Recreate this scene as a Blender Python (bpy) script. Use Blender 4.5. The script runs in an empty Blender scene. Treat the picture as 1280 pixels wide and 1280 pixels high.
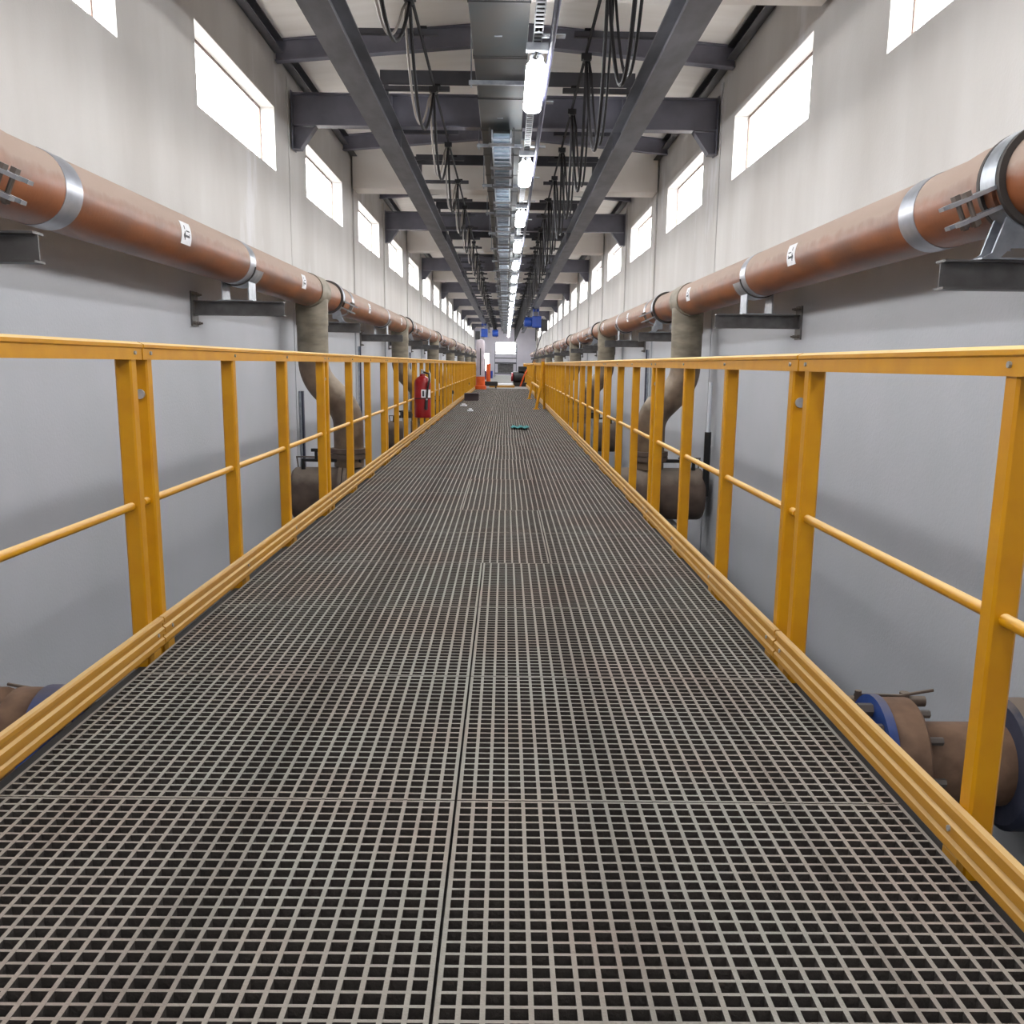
import bpy, math, random
from mathutils import Vector, Matrix
random.seed(7)
S = bpy.context.scene
COL = S.collection
pi = math.pi

# ------------------------------------------------------------------ helpers
class MB:
    """collects polygons, becomes one mesh object"""
    def __init__(s): s.v = []; s.f = []; s.sm = []
    def add(s, vs, fs, smooth=False):
        o = len(s.v); s.v += [tuple(v) for v in vs]
        for f in fs: s.f.append(tuple(i + o for i in f)); s.sm.append(smooth)
        return s
    def box(s, x0, x1, y0, y1, z0, z1):
        if x0 > x1: x0, x1 = x1, x0
        if y0 > y1: y0, y1 = y1, y0
        if z0 > z1: z0, z1 = z1, z0
        return s.add([(x0,y0,z0),(x1,y0,z0),(x1,y1,z0),(x0,y1,z0),(x0,y0,z1),(x1,y0,z1),(x1,y1,z1),(x0,y1,z1)],
                     [(0,3,2,1),(4,5,6,7),(0,1,5,4),(1,2,6,5),(2,3,7,6),(3,0,4,7)])
    def bbox(s, x0, x1, y0, y1, z0, z1, b=.004):
        """box with chamfered edges running along its longest axis"""
        if x0 > x1: x0, x1 = x1, x0
        if y0 > y1: y0, y1 = y1, y0
        if z0 > z1: z0, z1 = z1, z0
        d = [x1-x0, y1-y0, z1-z0]; a = d.index(max(d))
        def ch(p0, p1, q0, q1):
            return [(p0+b,q0),(p1-b,q0),(p1,q0+b),(p1,q1-b),(p1-b,q1),(p0+b,q1),(p0,q1-b),(p0,q0+b)]
        if a == 0: return s.prism(ch(y0,y1,z0,z1), x0, x1, 'X')
        if a == 1: return s.prism(ch(x0,x1,z0,z1), y0, y1, 'Y')
        return s.prism(ch(x0,x1,y0,y1), z0, z1, 'Z')
    def prism(s, poly, a0, a1, ax='Y', caps=True, smooth=False):
        n = len(poly)
        def P(p, a):
            return {'Y': (p[0], a, p[1]), 'X': (a, p[0], p[1]), 'Z': (p[0], p[1], a)}[ax]
        vs = [P(p, a0) for p in poly] + [P(p, a1) for p in poly]
        s.add(vs, [(i, (i+1) % n, n+(i+1) % n, n+i) for i in range(n)], smooth)
        if caps:
            o = len(s.v) - 2*n
            s.f += [tuple(o+i for i in range(n))[::-1], tuple(o+n+i for i in range(n))]; s.sm += [False, False]
        return s
    def ibeam(s, u0, u1, w, h0, h1, a0, a1, ax, tf=.014, tw=.01):
        """I section; u = centre range across, h vertical, swept along ax"""
        uc = (u0+u1)/2
        p = [(u0,h0),(u1,h0),(u1,h0+tf),(uc+tw/2,h0+tf),(uc+tw/2,h1-tf),(u1,h1-tf),(u1,h1),(u0,h1),(u0,h1-tf),(uc-tw/2,h1-tf),(uc-tw/2,h0+tf),(u0,h0+tf)]
        n = len(p)
        def P(q, a): return (q[0], a, q[1]) if ax == 'Y' else (a, q[0], q[1])
        s.add([P(q,a0) for q in p]+[P(q,a1) for q in p], [(i,(i+1)%n,n+(i+1)%n,n+i) for i in range(n)])
        for a in (a0, a1):
            s.add([P(q,a) for q in p], [(0,1,2,11),(11,2,3,10),(10,3,4,9),(9,4,5,8),(8,5,6,7)])
        return s
    def cyl(s, p0, p1, r, r1=None, n=20, caps=True):
        return s.tube([p0, p1], [r, r if r1 is None else r1], n, caps, flat=True)
    def tube(s, pts, r, n=12, caps=True, flat=False):
        pts = [Vector(p) for p in pts]; m = len(pts)
        rs = r if isinstance(r, (list, tuple)) else [r]*m
        rings = []; up = None
        for i, p in enumerate(pts):
            if i == 0: t = pts[1]-p
            elif i == m-1: t = p-pts[i-1]
            else:
                t = (pts[i+1]-p); t2 = (p-pts[i-1])
                t = (t.normalized() if t.length > 1e-9 else t2.normalized()) + (t2.normalized() if t2.length > 1e-9 else t.normalized())
            t = t.normalized()
            if up is None:
                up = Vector((0,0,1)) if abs(t.z) < .9 else Vector((0,1,0))
            a = t.cross(up)
            if a.length < 1e-6: a = t.cross(Vector((1,0,0)))
            a.normalize(); b = a.cross(t).normalized(); up = b
            rings.append([p + (a*math.cos(2*pi*k/n) + b*math.sin(2*pi*k/n))*rs[i] for k in range(n)])
        vs = [v for R in rings for v in R]
        fs = [(i*n+k, i*n+(k+1)%n, (i+1)*n+(k+1)%n, (i+1)*n+k) for i in range(m-1) for k in range(n)]
        s.add(vs, fs, True)
        if caps:
            s.add(rings[0], [tuple(range(n))[::-1]]); s.add(rings[-1], [tuple(range(n))])
        return s
    def ring(s, c, ax, a0, a1, ri, ro, n=32, t0=0, t1=2*pi):
        """annular (or arc) band around an axis through c"""
        full = abs(t1-t0-2*pi) < 1e-6
        m = n if full else n+1
        vs = []
        for a, r in ((a0,ri),(a0,ro),(a1,ro),(a1,ri)):
            for k in range(m):
                t = t0+(t1-t0)*k/n; u, w = r*math.cos(t), r*math.sin(t)
                vs.append({'Y': (c[0]+u, a, c[2]+w), 'X': (a, c[1]+u, c[2]+w), 'Z': (c[0]+u, c[1]+w, a)}[ax])
        fs = []
        for q in range(4):
            q2 = (q+1) % 4
            for k in range(n):
                fs.append((q*m+k, q*m+(k+1)%m, q2*m+(k+1)%m, q2*m+k))
        if not full: fs += [(0,m,2*m,3*m), (m-1,2*m-1,3*m-1,4*m-1)]
        return s.add(vs, fs, True)
    def lathe(s, c, prof, n=24, ax='Z'):
        vs = []
        for r, h in prof:
            for k in range(n):
                t = 2*pi*k/n; u, w = r*math.cos(t), r*math.sin(t)
                vs.append({'Z': (c[0]+u, c[1]+w, c[2]+h), 'X': (c[0]+h, c[1]+u, c[2]+w), 'Y': (c[0]+u, c[1]+h, c[2]+w)}[ax])
        m = len(prof)
        return s.add(vs, [(i*n+k, i*n+(k+1)%n, (i+1)*n+(k+1)%n, (i+1)*n+k) for i in range(m-1) for k in range(n)], True)
    def build(s, name, mat, parent=None, off=None, label=None):
        me = bpy.data.meshes.new(name)
        if off: s.v = [(x-off[0], y-off[1], z-off[2]) for x, y, z in s.v]
        me.from_pydata(s.v, [], s.f)
        me.polygons.foreach_set('use_smooth', s.sm)
        import bmesh
        bm = bmesh.new(); bm.from_mesh(me); bmesh.ops.recalc_face_normals(bm, faces=bm.faces[:]); bm.to_mesh(me); bm.free()
        if any(s.sm):
            try: me.set_sharp_from_angle(angle=math.radians(38))
            except Exception: pass
        me.materials.append(mat)
        o = bpy.data.objects.new(name, me); COL.objects.link(o)
        if parent is not None: o.parent = parent
        if label: o['label'] = label
        return o

def tag(o, label, cat, group=None):
    o['label'] = label; o['category'] = cat
    if group: o['group'] = group
    return o
def thing(name, label, cat, loc=(0,0,0), group=None):
    o = bpy.data.objects.new(name, None); COL.objects.link(o); o.location = loc
    o.empty_display_size = .1
    return tag(o, label, cat, group)
def struct(o, label=None):
    o['kind'] = 'structure'
    if label: o['label'] = label
    return o
def dup(root, loc, label=None):
    c = root.copy(); COL.objects.link(c); c.location = loc
    if label: c['label'] = label
    for ch in list(root.children):
        d = ch.copy(); COL.objects.link(d); d.parent = c
        for g in list(ch.children):
            e = g.copy(); COL.objects.link(e); e.parent = d
    return c
ON = ['first','second','third','fourth','fifth','sixth','seventh','eighth','ninth','tenth','eleventh','twelfth','thirteenth','fourteenth','fifteenth','sixteenth','seventeenth','eighteenth','nineteenth','twentieth']
TN = ['','','twenty','thirty','forty','fifty','sixty','seventy','eighty','ninety']
TT = ['','','twentieth','thirtieth','fortieth','fiftieth','sixtieth','seventieth','eightieth','ninetieth']
def nth(i):
    i += 1
    if i <= 20: return ON[i-1]
    return TT[i//10] if i % 10 == 0 else TN[i//10]+'-'+ON[i%10-1]

# ------------------------------------------------------------------ materials
def sr(r, g, b):
    f = lambda c: c/12.92 if c <= .04045 else ((c+.055)/1.055)**2.4
    return (f(r/255), f(g/255), f(b/255), 1)
def mat(name, c1, c2=None, rough=.6, metal=0., scale=6., bump=0., bscale=None, lo=.35, hi=.65, dust=None, stretch=None, spec=.5):
    m = bpy.data.materials.new(name); m.use_nodes = True
    nt = m.node_tree; N = nt.nodes; L = nt.links
    b = N['Principled BSDF']; b.inputs['Roughness'].default_value = rough; b.inputs['Metallic'].default_value = metal
    b.inputs['Specular IOR Level'].default_value = spec
    b.inputs['Base Color'].default_value = c1
    tc = N.new('ShaderNodeTexCoord'); out = None; src = tc.outputs['Object']
    if stretch:
        mp = N.new('ShaderNodeMapping'); mp.inputs['Scale'].default_value = stretch
        L.new(src, mp.inputs['Vector']); src = mp.outputs['Vector']
    if c2:
        n = N.new('ShaderNodeTexNoise'); n.inputs['Scale'].default_value = scale; n.inputs['Detail'].default_value = 6
        r = N.new('ShaderNodeMapRange'); r.inputs['From Min'].default_value = lo; r.inputs['From Max'].default_value = hi
        mx = N.new('ShaderNodeMix'); mx.data_type = 'RGBA'; mx.inputs['A'].default_value = c1; mx.inputs['B'].default_value = c2
        L.new(src, n.inputs['Vector']); L.new(n.outputs['Fac'], r.inputs['Value']); L.new(r.outputs['Result'], mx.inputs['Factor'])
        out = mx.outputs['Result']
    if dust:                         # settled dust lying on upward faces
        col, d0, d1, amt = dust
        g = N.new('ShaderNodeNewGeometry'); sp = N.new('ShaderNodeSeparateXYZ'); L.new(g.outputs['Normal'], sp.inputs['Vector'])
        n2 = N.new('ShaderNodeTexNoise'); n2.inputs['Scale'].default_value = 9; n2.inputs['Detail'].default_value = 5
        L.new(tc.outputs['Object'], n2.inputs['Vector'])
        ma = N.new('ShaderNodeMath'); ma.operation = 'MULTIPLY_ADD'; ma.inputs[1].default_value = .5; L.new(n2.outputs['Fac'], ma.inputs[0]); L.new(sp.outputs['Z'], ma.inputs[2])
        r2 = N.new('ShaderNodeMapRange'); r2.inputs['From Min'].default_value = d0+.25; r2.inputs['From Max'].default_value = d1+.25; r2.inputs['To Max'].default_value = amt
        L.new(ma.outputs['Value'], r2.inputs['Value'])
        mx2 = N.new('ShaderNodeMix'); mx2.data_type = 'RGBA'; mx2.inputs['B'].default_value = col
        if out: L.new(out, mx2.inputs['A'])
        else: mx2.inputs['A'].default_value = c1
        L.new(r2.outputs['Result'], mx2.inputs['Factor']); out = mx2.outputs['Result']
        rr = N.new('ShaderNodeMapRange'); rr.inputs['To Min'].default_value = rough; rr.inputs['To Max'].default_value = .85
        L.new(r2.outputs['Result'], rr.inputs['Value']); L.new(rr.outputs['Result'], b.inputs['Roughness'])
    if out: L.new(out, b.inputs['Base Color'])
    if bump:
        n3 = N.new('ShaderNodeTexNoise'); n3.inputs['Scale'].default_value = bscale or scale*6; n3.inputs['Detail'].default_value = 4
        L.new(tc.outputs['Object'], n3.inputs['Vector'])
        bp = N.new('ShaderNodeBump'); bp.inputs['Strength'].default_value = bump; bp.inputs['Distance'].default_value = .02
        L.new(n3.outputs['Fac'], bp.inputs['Height']); L.new(bp.outputs['Normal'], b.inputs['Normal'])
    return m
def emit(name, col, strength):
    m = bpy.data.materials.new(name); m.use_nodes = True
    b = m.node_tree.nodes['Principled BSDF']
    b.inputs['Base Color'].default_value = (.8,.8,.8,1); b.inputs['Emission Color'].default_value = col; b.inputs['Emission Strength'].default_value = strength
    return m
def daylight(name, col, sky, ground):
    """window pane lit from outside: the sky above is brighter than the ground below"""
    m = emit(name, col, sky); nt = m.node_tree; N = nt.nodes; L = nt.links
    g = N.new('ShaderNodeNewGeometry'); sp = N.new('ShaderNodeSeparateXYZ'); L.new(g.outputs['Incoming'], sp.inputs['Vector'])
    r = N.new('ShaderNodeMapRange'); r.inputs['From Min'].default_value = -.1; r.inputs['From Max'].default_value = .2
    r.inputs['To Min'].default_value = sky; r.inputs['To Max'].default_value = ground
    L.new(sp.outputs['Z'], r.inputs['Value']); L.new(r.outputs['Result'], N['Principled BSDF'].inputs['Emission Strength'])
    return m
def wall_material():
    m = mat('painted_plaster', sr(209,207,205), sr(195,192,189), .85, scale=1.1, bump=.12, bscale=45, stretch=(1,1,.35))
    nt = m.node_tree; N = nt.nodes; L = nt.links; b = N['Principled BSDF']
    prev = b.inputs['Base Color'].links[0].from_socket
    tc = N.new('ShaderNodeTexCoord')
    # cooler grey up to pipe height: the bluish light there put into the colour
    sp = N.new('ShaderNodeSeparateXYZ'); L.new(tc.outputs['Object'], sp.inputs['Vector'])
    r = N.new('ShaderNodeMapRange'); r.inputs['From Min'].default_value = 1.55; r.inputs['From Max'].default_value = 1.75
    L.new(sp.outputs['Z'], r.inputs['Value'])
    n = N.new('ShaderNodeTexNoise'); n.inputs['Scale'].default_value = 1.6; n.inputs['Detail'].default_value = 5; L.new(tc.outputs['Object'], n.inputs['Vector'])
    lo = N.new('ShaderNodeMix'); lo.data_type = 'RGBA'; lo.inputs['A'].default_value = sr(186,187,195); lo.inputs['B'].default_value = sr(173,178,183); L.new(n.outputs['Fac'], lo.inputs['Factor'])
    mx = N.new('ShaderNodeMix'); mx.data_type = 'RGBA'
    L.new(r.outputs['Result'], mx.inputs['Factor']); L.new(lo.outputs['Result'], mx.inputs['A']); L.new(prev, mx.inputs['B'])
    # pale repair patches of filler
    mp = N.new('ShaderNodeMapping'); mp.inputs['Scale'].default_value = (1, 1.3, .45); L.new(tc.outputs['Object'], mp.inputs['Vector'])
    n2 = N.new('ShaderNodeTexNoise'); n2.inputs['Scale'].default_value = .9; n2.inputs['Detail'].default_value = 7; n2.inputs['Roughness'].default_value = .62; L.new(mp.outputs['Vector'], n2.inputs['Vector'])
    r2 = N.new('ShaderNodeMapRange'); r2.inputs['From Min'].default_value = .6; r2.inputs['From Max'].default_value = .68; r2.inputs['To Max'].default_value = .6; L.new(n2.outputs['Fac'], r2.inputs['Value'])
    mx2 = N.new('ShaderNodeMix'); mx2.data_type = 'RGBA'; mx2.inputs['B'].default_value = sr(226,226,230)
    L.new(r2.outputs['Result'], mx2.inputs['Factor']); L.new(prev, mx2.inputs['A'])
    L.new(mx2.outputs['Result'], mx.inputs['B']); L.new(mx.outputs['Result'], b.inputs['Base Color'])
    return m

M = {
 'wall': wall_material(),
 'floor': mat('grey_concrete', sr(66,64,62), sr(50,49,48), .85, scale=1.5, bump=.1),
 'plinth': mat('plinth_concrete', sr(150,150,148), sr(128,128,126), .85, scale=4, bump=.1),
 'roof': mat('cream_roof_sheet', sr(246,242,237), sr(238,233,227), .6, scale=1.2, stretch=(.4,3,1)),
 'end': mat('lavender_end_wall', sr(234,232,242), sr(226,224,236), .8, scale=1.5),
 'conc': mat('pale_plaster', sr(240,235,230), sr(232,226,220), .85, scale=1.6, bump=.08),
 'steel': mat('grey_painted_steel', sr(114,113,125), sr(100,100,112), .5, scale=3),
 'dsteel': mat('dark_painted_steel', sr(72,72,78), sr(60,60,66), .5, scale=3),
 'crane': mat('crane_rail_steel', sr(102,102,109), sr(80,80,86), .5, scale=5, stretch=(1,.3,1)),
 'galv': mat('galvanised_steel', sr(178,184,192), sr(150,156,166), .38, .55, scale=14),
 'bgalv': mat('bracket_steel', sr(110,109,110), sr(90,88,88), .5, .3, scale=8),
 'duct': mat('weathered_duct_metal', sr(66,62,59), sr(50,60,65), .45, .2, scale=1.3, lo=.4, hi=.6),
 'blue_galv': mat('bluish_tray_metal', sr(150,172,188), sr(110,128,146), .4, .4, scale=4),
 'pipe': mat('orange_brown_grp', sr(140,82,48), sr(106,66,48), .4, scale=5, bump=.04, dust=(sr(174,155,143), -.10, .26, .93), stretch=(1,.35,1)),
 'drop': mat('dusty_olive_grp', sr(140,132,116), sr(112,104,90), .6, scale=4, stretch=(1,1,3), dust=(sr(176,168,156), .35, .7, .8)),
 'elbow': mat('brown_grp', sr(128,108,88), sr(98,80,64), .5, scale=5, dust=(sr(168,156,140), .25, .6, .85)),
 'bar': mat('rusty_brown_barrel', sr(116,98,86), sr(84,70,62), .6, scale=4, dust=(sr(150,138,126), .4, .8, .8)),
 'tape': mat('grey_tape', sr(176,180,190), sr(160,164,174), .3, .5, scale=10),
 'rubber': mat('black_rubber', sr(66,62,60), None, .7),
 'white': mat('white_paper', sr(236,236,240), sr(222,224,230), .6, scale=20),
 'ink': mat('black_ink', sr(26,28,38), None, .6),
 'yel': mat('yellow_frp', sr(202,144,0), sr(192,132,0), .38, scale=9, dust=(sr(226,196,140), .55, .9, .85)),
 'yeltoe': mat('dusty_yellow_frp', sr(184,132,30), sr(172,126,56), .5, scale=5, stretch=(1,.25,1), lo=.3, hi=.75, dust=(sr(206,178,128), .4, .9, .7)),
 'grate': mat('grey_frp_grating', sr(60,55,52), sr(52,46,43), .85, scale=1.1, bump=.25, bscale=160, lo=.4, hi=.7, dust=(sr(150,143,135), .5, .75, .97)),  # bar sides coloured dark so the mesh holes read near black; dust on the tops
 'gsup': mat('dark_stringer', sr(30,28,27), None, .8),
 'frame': mat('white_window_frame', sr(232,230,228), None, .5),
 'reveal': mat('aluminium_window_frame', sr(120,100,92), None, .6),
 'pane': daylight('daylit_pane', (1,.985,.965,1), 19., 1.0),
 'lamp': emit('lamp_diffuser', (.96,.98,1,1), 48.),
 'wplastic': mat('white_plastic', sr(222,226,234), None, .4),
 'cable': mat('black_cable', sr(24,22,24), None, .7, spec=.2),
 'gcable': mat('grey_cable', sr(128,120,114), None, .5),
 'red': mat('red_enamel', sr(150,8,16), sr(138,6,14), .28, scale=8),
 'blackp': mat('black_plastic', sr(28,28,30), None, .4),
 'blue': mat('blue_paint', sr(14,66,160), sr(12,54,134), .4, scale=6),
 'flblue': mat('flange_blue', sr(48,84,160), sr(36,64,130), .45, scale=8, dust=(sr(140,132,126), .6, 1., .6)),
 'navy': mat('navy_grey_casing', sr(62,66,86), sr(48,52,70), .6, scale=8, dust=(sr(150,134,120), .45, .8, .9)),
 'brown': mat('dusty_brown_casting', sr(142,112,90), sr(110,84,66), .65, scale=6),
 'bolt': mat('dull_bolt_steel', sr(120,112,106), None, .5, .5),
 'conduit': mat('violet_grey_conduit', sr(54,54,78), None, .6),
 'orange': mat('orange_paint', sr(226,96,30), sr(206,80,24), .5, scale=6),
 'pwhite': mat('pinkish_white_paint', sr(206,196,204), sr(190,180,190), .6, scale=4),
 'teal': mat('teal_cloth', sr(70,150,150), sr(40,110,112), .9, scale=20),
 'card': mat('grey_box', sr(84,74,78), None, .8),
 'alum': mat('scaffold_tube', sr(150,152,164), None, .4, .5),
 'cover': mat('white_sheet', sr(236,240,248), None, .6),
}

def tint_dust(m, c1, c2, scale):
    """let the settled dust vary between two tones in broad stains"""
    nt = m.node_tree; N = nt.nodes; L = nt.links
    tgt = [n for n in N if n.type == 'MIX' and not n.inputs['B'].is_linked and n.inputs['Factor'].is_linked][-1]
    g = N.new('ShaderNodeNewGeometry'); n = N.new('ShaderNodeTexNoise'); n.inputs['Scale'].default_value = scale; n.inputs['Detail'].default_value = 6
    r = N.new('ShaderNodeMapRange'); r.inputs['From Min'].default_value = .42; r.inputs['From Max'].default_value = .62
    mx = N.new('ShaderNodeMix'); mx.data_type = 'RGBA'; mx.inputs['A'].default_value = c1; mx.inputs['B'].default_value = c2
    L.new(g.outputs['Position'], n.inputs['Vector']); L.new(n.outputs['Fac'], r.inputs['Value']); L.new(r.outputs['Result'], mx.inputs['Factor']); L.new(mx.outputs['Result'], tgt.inputs['B'])
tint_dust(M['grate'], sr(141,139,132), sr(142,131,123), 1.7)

# ------------------------------------------------------------------ dimensions (walkway surface z = 0, +Y down the gallery)
XL, XR = -2.87, 2.79
BAY = 5.45
Y0, Y1 = -7.2, 100.0
FZ = -2.2
EAVE = 4.84
RIDX = -.04; SL = .085
RID = EAVE + SL*(RIDX-XL)
def roofz(x): return RID - SL*abs(x-RIDX)
GL, GR = -1.185, .937                       # edges of the grating

# ------------------------------------------------------------------ room shell
o = MB().box(XL-.25, XR+.25, Y0-.2, Y1+.2, FZ-.2, FZ).build('floor', M['floor']); struct(o, 'grey concrete floor far below the walkway')
m = MB()
m.prism([(XL-.3, EAVE-SL*.3),(RIDX, RID),(XR+.3, roofz(XR+.3)),(XR+.3, roofz(XR+.3)+.08),(RIDX, RID+.08),(XL-.3, EAVE-SL*.3+.08)], Y0-.2, Y1+.2, 'Y')
o = m.build('ceiling', M['roof']); struct(o, 'cream sheet roof rising gently to a ridge over the walkway')
KW = range(-3, 16)
def wall(side):
    x = XL if side < 0 else XR
    xo = x + side*.25
    zs, zh = (3.30, 4.05) if side < 0 else (3.265, 4.02)
    m = MB(); zt = 4.9 if side < 0 else roofz(XR)+.05
    m.box(x, xo, Y0-.2, Y1+.2, FZ, zs); m.box(x, xo, Y0-.2, Y1+.2, zh, zt)
    last = Y0-.2
    for k in KW:
        a = 10.45+BAY*k; m.box(x, xo, last, a, zs, zh); last = a+3.4
    m.box(x, xo, last, Y1+.2, zs, zh)
    n = 'left' if side < 0 else 'right'
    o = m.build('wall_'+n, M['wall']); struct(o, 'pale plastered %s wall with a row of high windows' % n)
    for k in range(-3, 17):                  # shallow columns under the cross beams
        yc = 9.4+BAY*k + (0 if k % 2 else .42); p = .010 if k < 2 else .03
        if k < 1: continue
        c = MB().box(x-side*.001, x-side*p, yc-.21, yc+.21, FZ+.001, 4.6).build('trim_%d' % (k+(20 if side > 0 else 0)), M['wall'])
        struct(c, 'shallow plastered column on the %s wall, %s from the near end' % (n, nth(k+3)))
wall(-1); wall(1)
m = MB().box(XL, XR, Y1, Y1+.2, FZ, RID); o = m.build('wall_back', M['end']); struct(o, 'pale end wall far down the gallery')
m = MB().box(XL, XR, Y0-.2, Y0, FZ, RID); o = m.build('wall_front', M['wall']); struct(o, 'pale end wall behind the viewer')
wi = 0
for side in (-1, 1):
    x = XL if side < 0 else XR
    zs, zh = (3.30, 4.05) if side < 0 else (3.265, 4.02)
    for k in KW:
        a = 10.45+BAY*k; b = a+3.4; wi += 1
        xf0, xf1 = x+side*.17, x+side*.22
        f = MB()
        t = .03
        f.box(xf0, xf1, a, a+t, zs, zh).box(xf0, xf1, b-t, b, zs, zh).box(xf0, xf1, a+t, b-t, zs, zs+t).box(xf0, xf1, a+t, b-t, zh-t, zh)
        w = f.build('window_%d' % wi, M['reveal'])
        struct(w, 'high %s side window, %s from the near end, glowing with daylight' % ('left' if side < 0 else 'right', nth(k+3)))
        MB().box(x+side*.19, x+side*.2, a+t, b-t, zs+t, zh-t).build('pane', M['pane'], w)
        l = MB()
        xi = x+side*.003
        l.box(xi, xf0, a, a+.006, zs, zh).box(xi, xf0, b-.006, b, zs, zh).box(xi, xf0, a, b, zh-.006, zh).box(xi, xf0, a, b, zs, zs+.006)
        l.build('reveal_lining', M['frame'], w)

# ------------------------------------------------------------------ roof steel
rafter_me = None
for i, k in enumerate(range(-3, 16)):
    y = 14.0+BAY*k
    if y < Y0+.3: continue
    m = MB()
    for a, b in ((XL+.01, RIDX), (RIDX, XR-.01)):
        za, zb = roofz(a), roofz(b)
        q = lambda d0, d1: [(a,za-d1),(b,zb-d1),(b,zb-d0),(a,za-d0)]
        m.prism(q(.004,.018), y-.075, y+.075, 'Y'); m.prism(q(.236,.25), y-.075, y+.075, 'Y'); m.prism(q(.018,.236), y-.005, y+.005, 'Y')
    o = m.build('roof_rafter', M['steel'], off=(0,y,4.7)); o.location = (0,y,4.7)
    tag(o, 'grey sloping roof rafter under cream roof, %s from the near end' % nth(i), 'rafter', 'roof rafters')
for side in (-1, 1):
    x = XL+.012 if side < 0 else XR-.012
    first = None
    z1 = roofz(x)-.02
    for i, k in enumerate(range(-3, 15)):
        y = 14.0+BAY*k
        if y < Y0+.3: continue
        lab = 'dark eave strut along the top of the %s wall, %s from the near end' % ('left' if side < 0 else 'right', nth(i))
        if first is None:
            m = MB(); xa, xb = x, x-side*.11
            m.box(xa, xa-side*.012, .08, BAY-.08, -.15, 0).box(xa, xb, .08, BAY-.08, -.012, 0).box(xa, xb, .08, BAY-.08, -.15, -.138)
            first = m.build('eave_strut', M['dsteel'], off=(x,0,0)); tag(first, lab, 'strut', 'eave struts on the %s side' % ('left' if side < 0 else 'right'))
            first.location = (x,y,z1)
        else:
            c = first.copy(); COL.objects.link(c); c.location = (x,y,z1); c['label'] = lab
# tie bars on the crane beams next to each rafter
first = None
for i, k in enumerate(range(-3, 15)):
    y = 14.35+BAY*k
    if y < Y0+.3: continue
    lab = 'dark cross bar spanning between the two crane beams, %s from the near end' % nth(i)
    if first is None:
        first = thing('cross_bar', lab, 'bar', (0,y,4.03), 'dark cross bars under the roof')
        MB().box(-1.62,1.6,-.05,.05,.42,.55).box(-1.62,1.6,-.05,-.04,.40,.57).build('channel', M['dsteel'], first)
        for x in (-1.55, 1.53): MB().box(x-.03,x+.03,-.03,.03,0,.42).build('stub_post', M['dsteel'], first)
    else: dup(first, (0,y,4.03), lab)
# steel and plastered cross beams
fs = fc = None; ns = nc = 0
for k in range(-2, 17):
    y = 9.4+BAY*k
    xa, xb = XL+.034, XR-.034
    if k % 2:
        lab = 'grey steel cross beam with haunches at both walls, %s from the near end' % nth(ns); ns += 1
        if fs is None:
            fs = thing('steel_cross_beam', lab, 'beam', (0,y,4.03), 'steel cross beams')
            MB().ibeam(-.1,.1,.2,0,.40,xa+.014,xb-.014,'X',.016,.012).build('beam', M['steel'], fs)
            for s, x in ((1,xa),(-1,xb)):
                MB().box(x,x+s*.012,-.13,.13,-.3,.42).build('end_plate', M['steel'], fs)
                h = MB(); h.prism([(x+s*.014,-.003),(x+s*.3,-.003),(x+s*.1,-.27),(x+s*.014,-.29)], -.007,.007,'Y')
                p, q = (x+s*.3,-.003),(x+s*.1,-.27)
                h.prism([p,q,(q[0]+s*.011,q[1]-.008),(p[0]+s*.014,p[1])], -.09,.09,'Y'); h.box(x+s*.014,x+s*.11,-.09,.09,-.292,-.278)
                h.build('haunch', M['steel'], fs)
            for x in (-1.527,1.5):
                MB().box(x-.006,x+.006,-.095,.095,.016,.384).build('stiffener', M['steel'], fs)
        else: dup(fs, (0,y,4.03), lab)
    else:
        lab = 'deep cream plastered cross beam on wall columns, %s from the near end' % nth(nc); nc += 1
        if fc is None:
            m = MB(); m.prism([(xa,0),(xb,0),(xb,roofz(xb)-4.12-.01),(RIDX,RID-4.12-.01),(xa,roofz(xa)-4.12-.01)], -.31,.31,'Y')
            fc = m.build('plastered_cross_beam', M['conc']); fc.location = (0,y+.42,4.12); tag(fc, lab, 'beam', 'plastered cross beams')
        else:
            c = fc.copy(); COL.objects.link(c); c.location = (0,y+.42,4.12); c['label'] = lab
# crane beams
for s, x, n in ((-1,-1.527,'left'),(1,1.5,'right')):
    t = thing('crane_beam', 'dark steel crane beam running the length of the gallery on the %s' % n, 'beam', (x,-6,3.73))
    m = MB().ibeam(-.127,.127,.25,0,.298,0,103,'Y',.018,.014); m.build('beam', M['crane'], t)
    m = MB()
    for k in range(-1, 9):
        yy = 9.4+BAY*(2*k+1)+6
        m.box(-.11,-.007,yy-.008,yy+.008,.018,.28).box(.007,.11,yy-.008,yy+.008,.018,.28)
    m.build('web_stiffeners', M['crane'], t)

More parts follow.
